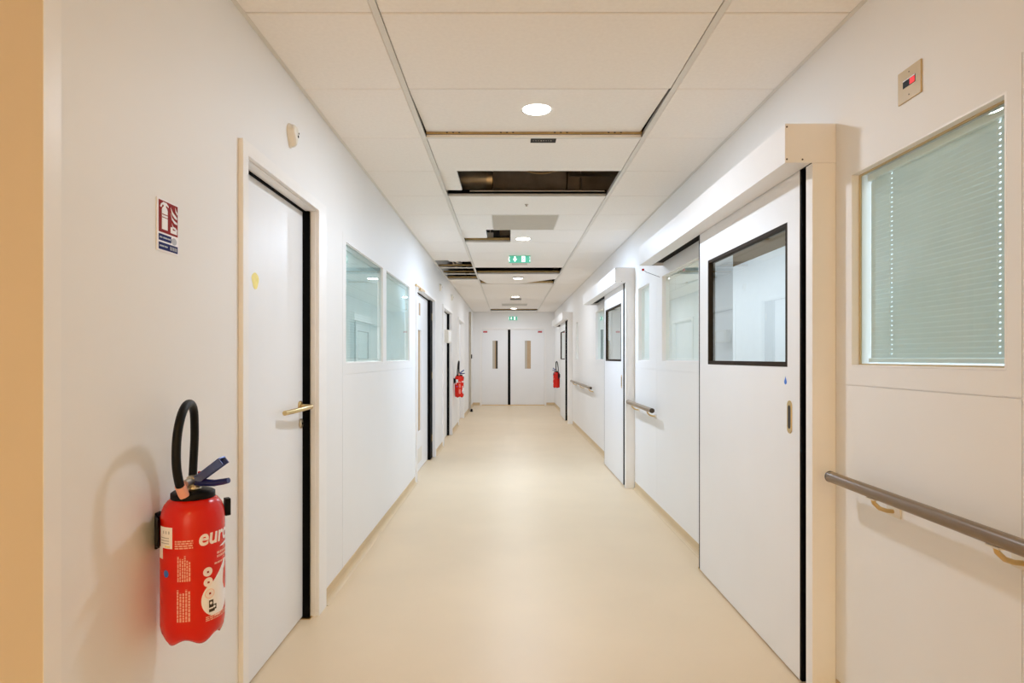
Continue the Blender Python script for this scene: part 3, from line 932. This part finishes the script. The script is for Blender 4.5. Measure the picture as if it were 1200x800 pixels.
# ================================================================== WALL SENSORS (left wall)
def sensor(y, z, label):
    r = empty('motion_detector', (XL, y, z), label, 'sensor', 'small white sensors high on the left wall')
    out = []
    for q in range(25):                     # rounded top, pointed bottom, in (y, z)
        a = -0.20 * PI + 1.4 * PI * q / 24
        out.append((0.032 * math.cos(a), 0.032 * math.sin(a) + 0.010))
    out += [(-0.006, -0.046), (0.006, -0.046)]
    mb = MB()
    n = len(out)
    lay = [(0.0, 1.22), (0.005, 1.22), (0.009, 1.15), (0.024, 1.06), (0.032, 0.86), (0.036, 0.52)]
    vs = [(XL + d, y + p[0] * s, z + p[1] * s) for d, s in lay for p in out]
    fs = [(j * n + i, j * n + (i + 1) % n, (j + 1) * n + (i + 1) % n, (j + 1) * n + i) for j in range(len(lay) - 1) for i in range(n)]
    fs += [list(range(n)), [(len(lay) - 1) * n + i for i in range(n)]]
    mb.add(vs, fs, False)
    mb.build('housing', M['pale'], r)
    mb = MB()
    for k in range(2):
        rr = (0.0065, 0.004)[k]
        m2 = MB().lathe([(rr, 0), (rr * 0.8, 0.002), (rr * 0.3, 0.003)], (0, 0, 0), 14)
        m2.v = [Vector((v.z, v.y, v.x)) for v in m2.v]
        c = Vector((XL + 0.0358, y + (0.006, 0.013)[k], z - (0.004, -0.012)[k]))
        m2.v = [v + c for v in m2.v]
        m2.build(('lens', 'indicator')[k], (M['black'], M['railcap'])[k], r)
    return r


sensor(2.70, 2.285, 'nearest small white sensor, above the lever handle door on the left')
sensor(8.55, 2.29, 'middle small white sensor high on the left wall past the windows')
sensor(10.3, 2.32, 'farthest small white sensor high on the left wall')

# red indicator plate on the right wall
r = empty('wall_indicator_plate', (XR, 1.90, 2.158), 'beige square plate with red indicator above the large near window', 'indicator plate')
MB().box(XR - 0.005, XR - 0.0003, 1.848, 1.957, 2.106, 2.208).build('plate', M['plate'], r, 0.0015)
MB().box(XR - 0.0062, XR - 0.005, 1.873, 1.930, 2.150, 2.174).build('display', M['black'], r)
MB().box(XR - 0.0068, XR - 0.0060, 1.874, 1.897, 2.151, 2.169).build('red_lamp', M['led'], r)
MB().box(XR - 0.0066, XR - 0.0060, 1.873, 1.930, 2.1705, 2.1735).build('display_edge', M['white'], r)
for dz, yy in ((2.193, 1.902), (2.122, 1.902)):
    MB().tube([(XR - 0.0058, yy, dz), (XR - 0.004, yy, dz)], 0.0022, 8).build('screw', M['railcap'], r)

# ================================================================== FIRE SIGN
def sign(y0, y1, z0, z1):
    r = empty('fire_sign', (XL, (y0 + y1) / 2, z0), 'small red and blue fire extinguisher sign above the near extinguisher', 'sign')
    W, H = y1 - y0, z1 - z0
    d = [0.0]

    def P(u, v):
        return (XL, y0 + u * W, z0 + v * H)

    def poly(name, m, polys, lay):
        mb = MB()
        for pl in polys:
            mb.prism([P(*q) for q in pl], (0.0008 * lay, 0, 0), (0.0008 * lay + 0.0007, 0, 0))
        return mb.build(name, m, r)
    MB().box(XL + 0.0002, XL + 0.0024, y0, y1, z0, z1).build('plate', M['white'], r)
    poly('red_field', M['signred'], [[(.07, .36), (.95, .36), (.95, .97), (.07, .97)]], 3)
    body = [(.20, .42), (.46, .42), (.46, .80), (.43, .84), (.38, .86), (.38, .90), (.50, .87), (.50, .90), (.40, .945), (.26, .945), (.16, .90), (.12, .84), (.17, .83), (.22, .89), (.28, .89), (.28, .86), (.23, .84), (.20, .80)]
    poly('extinguisher_symbol', M['white'], [body], 4)
    poly('symbol_bands', M['signred'], [[(.20, .70), (.46, .70), (.46, .715), (.20, .715)], [(.20, .645), (.46, .645), (.46, .657), (.20, .657)]], 5)
    fl = [[(.60, .90), (.70, .82), (.80, .78), (.90, .74), (.90, .70), (.78, .72), (.66, .78)],
          [(.82, .93), (.84, .85), (.92, .80), (.92, .84), (.87, .87)],
          [(.60, .79), (.68, .70), (.80, .66), (.91, .64), (.91, .60), (.78, .61), (.66, .67)],
          [(.66, .60), (.72, .54), (.84, .53), (.91, .49), (.90, .46), (.80, .49), (.70, .51)],
          [(.60, .52), (.70, .52), (.70, .47), (.90, .47), (.90, .40), (.60, .40)]]
    poly('flame_symbol', M['white'], fl, 4)
    poly('blue_field', M['signblue'], [[(.07, .20), (.64, .20), (.64, .325), (.07, .325)], [(.07, .03), (.95, .03), (.95, .165), (.07, .165)]], 3)
    poly('grey_emblem', M['signgrey'], [[(.68 + .12 * math.cos(a) + .1, .25 + .07 * math.sin(a)) for a in [2 * PI * q / 14 for q in range(14)]]], 3)
    tx = []
    for u0, u1, v in ((.10, .22, .262), (.26, .44, .262), (.46, .60, .262), (.10, .30, .098), (.33, .46, .098)):
        tx.append([(u0, v - .014), (u1, v - .014), (u1, v + .014), (u0, v + .014)])
    for k in range(5):
        tx.append([(.58 + .07 * k, .06), (.615 + .07 * k, .06), (.615 + .07 * k, .13), (.58 + .07 * k, .13)])
    poly('sign_text', M['signgrey'], tx, 4)
    return r


sign(1.677, 1.786, 1.598, 1.744)


# ================================================================== FIRE EXTINGUISHERS
def ellipse(n, a, b, cx=0, cy=0):
    return [(cx + a * math.cos(2 * PI * q / n), cy + b * math.sin(2 * PI * q / n)) for q in range(n)]


def text_outline(s, size, slant=0.0):
    cu = bpy.data.curves.new('lettering', 'FONT')
    cu.body = s; cu.size = size; cu.shear = slant; cu.offset = size * 0.026; cu.resolution_u = 4; cu.extrude = 0
    ob = bpy.data.objects.new('lettering', cu)
    COL.objects.link(ob)
    dg = bpy.context.evaluated_depsgraph_get()
    me = bpy.data.meshes.new_from_object(ob.evaluated_get(dg))
    vs = [v.co.copy() for v in me.vertices]
    fs = [list(p.vertices) for p in me.polygons]
    bpy.data.objects.remove(ob); bpy.data.curves.remove(cu); bpy.data.meshes.remove(me)
    return vs, fs


def extinguisher():
    """front faces +x, axis on z, base at z = 0; returned at the origin"""
    R, H = 0.080, 0.385
    r = empty('fire_extinguisher', (0, 0, 0))
    prof = [(0.060, 0.006), (0.0665, 0.0), (0.072, 0.010), (0.0775, 0.026), (0.080, 0.046), (0.080, 0.06), (0.080, 0.315), (0.0792, 0.335), (0.0762, 0.352), (0.0705, 0.366), (0.062, 0.377), (0.050, 0.384), (0.030, 0.387), (0.01, 0.388)]

    def wav(j, a):
        if j > 3: return 0.0
        k = (1.0, 1.0, 0.7, 0.25)[j]
        return k * 0.0075 * (1 + math.cos(5 * a + 0.6))
    MB().lathe(prof, (0, 0, 0), 72, wav).build('cylinder', M['red'], r)
    cyl = r.children[0]

    def wrap(u, v, lift):                   # u: metres along the girth from the front (+ = left when seen from the front... towards +y)
        a = u / R
        return ((R + lift) * math.cos(a), (R + lift) * math.sin(a), v)

    def wrapped(name, m, polys, lift):
        """polygons in (angle in degrees seen from the near viewer, height), cut fine enough to follow the girth"""
        bm = bmesh.new()
        for pl in polys:
            vs = [bm.verts.new((math.radians(q[0] - 62.7) * R, q[1], 0)) for q in pl]
            bm.faces.new(vs)
        bmesh.ops.triangulate(bm, faces=bm.faces)
        for _ in range(3):
            es = [e for e in bm.edges if abs(e.verts[0].co.x - e.verts[1].co.x) > 0.007]
            if not es: break
            bmesh.ops.subdivide_edges(bm, edges=es, cuts=1)
            bmesh.ops.triangulate(bm, faces=bm.faces)
        mb = MB()
        bm.verts.index_update()
        mb.add([wrap(v.co.x, v.co.y, lift) for v in bm.verts], [[v.index for v in f.verts] for f in bm.faces])
        bm.free()
        return mb.build(name, m, cyl)

    def rect(a0, a1, v0, v1):
        return [(a0, v0), (a1, v0), (a1, v1), (a0, v1)]
    # white service label
    wrapped('service_label', M['white'], [rect(-72, -37, 0.262, 0.318), rect(-78, -62, 0.232, 0.262)], 0.0006)
    wrapped('service_text', M['signgrey'], [rect(-60 + 7 * k, -57 + 7 * k, 0.300, 0.308) for k in range(3)] +
            [rect(-68, -44, 0.288 - 0.007 * k, 0.2905 - 0.007 * k) for k in range(3)], 0.0010)
    wrapped('service_stripe', M['yellow'], [rect(-55, -42, 0.265, 0.269)], 0.0010)
    # fine print columns
    def para(a0, a1, v0, v1, rows, vertical):
        out = []
        for k in range(rows):
            if vertical:
                aw = (a1 - a0) / rows
                v = v0
                top = v1 - random.uniform(0, 0.25) * (v1 - v0) if k % 3 else v1
                while v < top:
                    L = random.uniform(0.004, 0.012)
                    out.append(rect(a0 + k * aw, a0 + k * aw + aw * 0.62, v, min(v + L, top)))
                    v += L + 0.0018
            else:
                vh = (v1 - v0) / rows
                a = a0
                while a < a1:
                    L = random.uniform(3, 8)
                    out.append(rect(a, min(a + L, a1), v0 + k * vh, v0 + k * vh + vh * 0.6))
                    a += L + 1.2
        return out
    wrapped('fine_print', M['decalpink'], para(-32, 0, 0.262, 0.286, 4, False), 0.0006)
    wrapped('fine_print', M['decalpink'], para(-27, -3, 0.176, 0.244, 6, True), 0.0006)
    wrapped('fine_print', M['decalpink'], para(-28, -3, 0.070, 0.155, 5, True), 0.0006)
    wrapped('blue_mark', M['blue'], [[(-52 + q[0], 0.195 + q[1]) for q in ellipse(14, 6.5, 0.010)]], 0.0006)
    # lettering
    vs, fs = text_outline('euro', 0.066, 0.12)
    x0 = min(v.x for v in vs); x1 = max(v.x for v in vs)
    bm = bmesh.new()
    bv = [bm.verts.new((v.x, v.y, 0)) for v in vs]
    for f in fs: bm.faces.new([bv[i] for i in f])
    bmesh.ops.triangulate(bm, faces=bm.faces)
    bm.verts.index_update()
    a0, a1 = 10.0, 84.0
    mb = MB()
    pts = []
    for v in bm.verts:
        ang = math.radians(a0 + (v.co.x - x0) / (x1 - x0) * (a1 - a0) - 62.7)
        pts.append(wrap(ang * R, 0.266 + v.co.y * 0.92, 0.0008))
    mb.add(pts, [[v.index for v in f.verts] for f in bm.faces])
    bm.free()
    mb.build('lettering', M['decal'], cyl)
    wrapped('underline_swoosh', M['decal'], [[(52, .250), (66, .256), (80, .258), (95, .256), (80, .251), (66, .249)]], 0.0006)
    wrapped('side_print', M['decalpink'], para(46, 110, 0.222, 0.242, 2, False) + para(40, 110, 0.206, 0.214, 1, False), 0.0006)
    # round emblem with a tail
    em = ellipse(40, 34, 0.049, 48, 0.116)
    wrapped('emblem_disc', M['white'], [em], 0.0005)
    wrapped('emblem_tail', M['white'], [[(24, .138), (34, .158), (52, .184), (70, .212), (74, .210), (70, .160), (60, .140)]], 0.0007)
    wrapped('emblem_drop', M['red'], [[(66, .182), (74, .196), (84, .200), (88, .15), (80, .124), (70, .128), (64, .148)]], 0.0009)
    wrapped('emblem_icons', M['decal'], [ellipse(18, 9, 0.0125, 26, 0.192), ellipse(18, 9, 0.0125, 27, 0.164)], 0.0010)
    wrapped('icon_rings', M['decalpink'], [ellipse(18, 9.5, 0.0125, 30, 0.132)], 0.0011)
    wrapped('icon_centres', M['decal'], [ellipse(18, 8.5, 0.0115, 30, 0.132)], 0.0012)
    wrapped('icon_symbols', M['signred'], [rect(24, 28, 0.189, 0.194), rect(25, 29, 0.161, 0.166), rect(28, 32, 0.130, 0.135)], 0.0015)
    wrapped('emblem_pictogram', M['railcap'], [rect(28, 37, 0.094, 0.114), rect(37, 44, 0.086, 0.100), rect(28, 40, 0.082, 0.090)], 0.0012)
    wrapped('pictogram_marks', M['white'], [ellipse(10, 2.5, 0.004, 32, 0.106), ellipse(10, 2.6, 0.0035, 39, 0.094)], 0.0016)
    wrapped('lower_print', M['decalpink'], para(22, 92, 0.060, 0.074, 3, False), 0.0008)
    # collar, valve, levers, hose
    MB().lathe([(0.052, 0.379), (0.0555, 0.382), (0.0555, 0.396), (0.050, 0.400), (0.030, 0.402)], (0, 0, 0), 40).build('collar', M['black'], r)
    mb = MB().lathe([(0.022, 0.398), (0.022, 0.412), (0.016, 0.416), (0.016, 0.436), (0.012, 0.440)], (0, 0, 0), 28)
    mb.tube([(0.0, 0, 0.425), (0, -0.048, 0.425)], 0.012, 16)
    valve = mb.build('valve', M['steel'], r)
    to_x(MB().lathe([(0.010, 0), (0.011, 0.003), (0.011, 0.012), (0.008, 0.014)], (0, 0, 0), 20), (0.014, 0.018, 0.420)).build('gauge', M['steel'], valve)
    # upper handle: folded channel rising towards the front
    d = Vector((0.105, 0, 0.078)).normalized(); nrm = Vector((-d.z, 0, d.x))
    s0 = Vector((-0.022, 0, 0.412))
    mb = MB()
    L = 0.128
    for (t0, t1, w0, w1) in ((0.0, 0.098, 0.011, 0.016), (0.098, L, 0.016, 0.019)):
        a, b = s0 + d * t0, s0 + d * t1
        mb.hexa([a + Vector((0, -w0, 0)), a + Vector((0, w0, 0)), b + Vector((0, w1, 0)), b + Vector((0, -w1, 0))],
                [a + Vector((0, -w0, 0)) + nrm * 0.004, a + Vector((0, w0, 0)) + nrm * 0.004, b + Vector((0, w1, 0)) + nrm * 0.004, b + Vector((0, -w1, 0)) + nrm * 0.004])
        for sg in (-1, 1):
            mb.hexa([a + Vector((0, sg * w0, 0)), a + Vector((0, sg * (w0 - 0.003), 0)), b + Vector((0, sg * (w1 - 0.003), 0)), b + Vector((0, sg * w1, 0))],
                    [p - nrm * 0.018 for p in (a + Vector((0, sg * w0, 0)), a + Vector((0, sg * (w0 - 0.003), 0)), b + Vector((0, sg * (w1 - 0.003), 0)), b + Vector((0, sg * w1, 0)))])
    up = mb.build('squeeze_lever', M['lever'], r, 0.001)
    MB().box(0.015, 0.030, -0.004, 0.004, 0.440, 0.4515).build('red_tag', M['stickred'], up)
    mb = MB().tube([(-0.01, 0, 0.424), (0.03, 0, 0.421), (0.06, 0, 0.420), (0.085, 0, 0.424), (0.098, 0, 0.427)], [0.011, 0.010, 0.009, 0.0085, 0.0075], 14)
    mb.v = [Vector((v.x, v.y * 1.5, v.z)) for v in mb.v]
    mb.build('carry_handle', M['leverdark'], r)
    org = Vector((-0.870, 1.68, 0.535))
    hp = [(214, 577, 1.625), (210, 566, 1.605), (207, 548, 1.595), (206.5, 528, 1.592), (208, 508, 1.597), (211.5, 490, 1.61), (216, 478, 1.635), (220.5, 473, 1.665),
          (224.5, 474, 1.695), (227.2, 482, 1.72), (228, 497, 1.74), (228, 515, 1.75), (227, 535, 1.755), (226, 555, 1.755), (225, 574, 1.75), (225, 600, 1.755), (225, 640, 1.76)]
    pts = [px(*q) - org for q in hp]
    # smooth the path
    sm = []
    for i in range(len(pts) - 1):
        p0, p1, p2, p3 = pts[max(i - 1, 0)], pts[i], pts[i + 1], pts[min(i + 2, len(pts) - 1)]
        for k in range(4):
            t = k / 4
            sm.append(0.5 * ((2 * p1) + (-p0 + p2) * t + (2 * p0 - 5 * p1 + 4 * p2 - p3) * t * t + (-p0 + 3 * p1 - 3 * p2 + p3) * t ** 3))
    sm.append(pts[-1])
    hz = MB().tube(sm, 0.0112, 16).build('hose', M['hose'], r)
    MB().tube([pts[0] + Vector((0.004, 0.004, -0.012)), pts[0] + Vector((0.001, 0.001, -0.003)), pts[0] + (pts[1] - pts[0]) * 0.75], [0.0125, 0.0135, 0.0135], 16).build('hose_ferrule', M['decalpink'], hz)
    # wall bracket
    mb = MB().box(-0.0997, -0.0935, -0.012, 0.012, 0.24, 0.34)
    mb.box(-0.0935, -0.072, -0.012, 0.012, 0.28, 0.33)
    br = mb.build('wall_bracket', M['black'], r, 0.002)
    for sg in (-1, 1):
        p0, p1 = Vector((-0.096, sg * 0.012, 0)), Vector((-0.060, sg * 0.060, 0))
        o_ = Vector((0.0, sg * 0.006, 0))
        z0, z1 = 0.250, 0.335
        MB().hexa([p0 + Vector((0, 0, z0)), p1 + Vector((0, 0, z0 + 0.01)), p1 + o_ + Vector((0, 0, z0 + 0.01)), p0 + o_ + Vector((0, 0, z0))],
                  [p0 + Vector((0, 0, z1)), p1 + Vector((0, 0, z1)), p1 + o_ + Vector((0, 0, z1)), p0 + o_ + Vector((0, 0, z1))]).build('bracket_arm', M['black'], br, 0.002)
    a = math.radians(38)
    c = Vector((0.0875 * math.cos(a), 0.0875 * math.sin(a), 0))
    mb = MB()
    t = Vector((-math.sin(a), math.cos(a), 0)); n = Vector((math.cos(a), math.sin(a), 0))
    q = [c - t * 0.012 - n * 0.007, c + t * 0.012 - n * 0.007, c + t * 0.014 + n * 0.008, c - t * 0.010 + n * 0.008]
    mb.hexa([p + Vector((0, 0, 0.318)) for p in q], [p + Vector((0, 0, 0.366)) for p in q])
    mb.build('strap_clip', M['black'], r, 0.002)
    return r


ext = extinguisher()
tag(ext, 'large red fire extinguisher with black hose on the left wall, nearest the viewer', 'fire extinguisher', 'wall hung fire extinguishers')
ext.location = (-0.870, 1.68, 0.535)
e2 = copy_tree(ext)
e2.location = (-0.870, 10.75, 0.60)
tag(e2, 'distant red fire extinguisher on the left wall beyond the door with the dark slit', 'fire extinguisher')
e3 = copy_tree(ext)
e3.location = (XR - 0.100, 14.72, 0.57)
e3.rotation_euler = (0, 0, PI)
tag(e3, 'distant red fire extinguisher on the right wall by the farthest sliding door', 'fire extinguisher')

# ================================================================== ROOMS BEHIND THE GLASS
def room(side, x0, x1, y0, y1, z1, ceil_m, label):
    t = 0.08
    nm = 'wall_room_' + side
    xs = [x0 - t, x0, x1, x1 + t]
    if side == 'right':
        xs = [x0, x0 + 0.0001, x1, x1 + t]
        f = lambda x, y, z: not (x < x1 and y0 < y < y1)
    else:
        xs = [x0 - t, x0, x1 - 0.0001, x1]
        f = lambda x, y, z: not (x > x0 and y0 < y < y1)
    o = grid_solid(xs, [y0 - t, y0, y1, y1 + t], [0, z1], f).build(nm, M['roomwall'])
    struct(o, label, 'wall')
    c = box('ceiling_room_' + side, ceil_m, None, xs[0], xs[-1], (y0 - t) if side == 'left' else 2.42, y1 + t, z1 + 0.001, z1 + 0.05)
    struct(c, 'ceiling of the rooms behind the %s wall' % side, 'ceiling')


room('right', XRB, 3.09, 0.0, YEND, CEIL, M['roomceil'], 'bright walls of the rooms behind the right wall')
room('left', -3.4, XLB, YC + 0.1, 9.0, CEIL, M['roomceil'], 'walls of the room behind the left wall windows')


struct(box('ceiling_room_near', M['roomwall'], None, XRB, 3.17, -0.08, 2.42, CEIL + 0.001, CEIL + 0.05),
       'white ceiling of the room behind the large near window', 'ceiling')
struct(box('wall_room_divider', M['roomwall'], None, XRB, 3.09, 2.36, 2.44, 0, CEIL),
       'white wall between the first two rooms behind the right wall', 'wall')


def area(name, loc, rot, sx, sy, energy, col):
    ld = bpy.data.lights.new(name, 'AREA')
    ld.shape = 'RECTANGLE'; ld.size = sx; ld.size_y = sy; ld.energy = energy; ld.color = col
    lo = bpy.data.objects.new(name, ld)
    COL.objects.link(lo); lo.location = loc; lo.rotation_euler = rot
    tag(lo, kind='helper')
    return lo


area('room_fill', (1.9, 8.0, 2.5), (0, math.radians(-35), 0), 0.5, 14.0, 190, (0.89, 0.91, 0.98))  # unseen lamp added inside the right rooms, in place of assumed cool daylight
area('room_fill', (-2.2, 5.0, 2.5), (0, 0, 0), 1.0, 5.0, 135, (0.92, 0.97, 1.0))  # unseen lamp added inside the closed left room behind the blinds

area('room_fill', (2.4, 1.1, 2.5), (0, 0, 0), 0.8, 1.6, 17, (0.86, 0.93, 1.0))  # unseen lamp added to light the near blind and its gaps from behind
area('hall_fill', (0.1, -2.4, 2.53), (0, 0, 0), 0.6, 0.6, 30, (1.0, 0.74, 0.25))  # warm fill light added out of view behind the camera

# ================================================================== WORLD, CAMERA, VIEW
w = bpy.data.worlds.new('hall light')
SC.world = w
w.use_nodes = True
bg = w.node_tree.nodes['Background']
bg.inputs['Color'].default_value = (1.0, 0.72, 0.44, 1)
bg.inputs['Strength'].default_value = 3.9

cam = bpy.data.cameras.new('camera')
cam.sensor_width = 36.0
cam.lens = F / 1200 * 36.0
cam.shift_x = (600 - VX) / 1200
cam.shift_y = (VY - 400) / 1200
cam.clip_start = 0.02
co = bpy.data.objects.new('camera', cam)
COL.objects.link(co)
co.location = (0, 0, EYE)
co.rotation_euler = (PI / 2, 0, 0)
SC.camera = co

vs = SC.view_settings
vs.view_transform = 'Standard'
vs.look = 'None'
vs.gamma = 1.0
vs.exposure = 0.03
vs.use_curve_mapping = False
SC.cycles.max_bounces = 16
SC.cycles.diffuse_bounces = 10
SC.cycles.glossy_bounces = 6
SC.cycles.transparent_max_bounces = 12
SC.cycles.use_denoising = True
SC.cycles.sample_clamp_indirect = 6.0
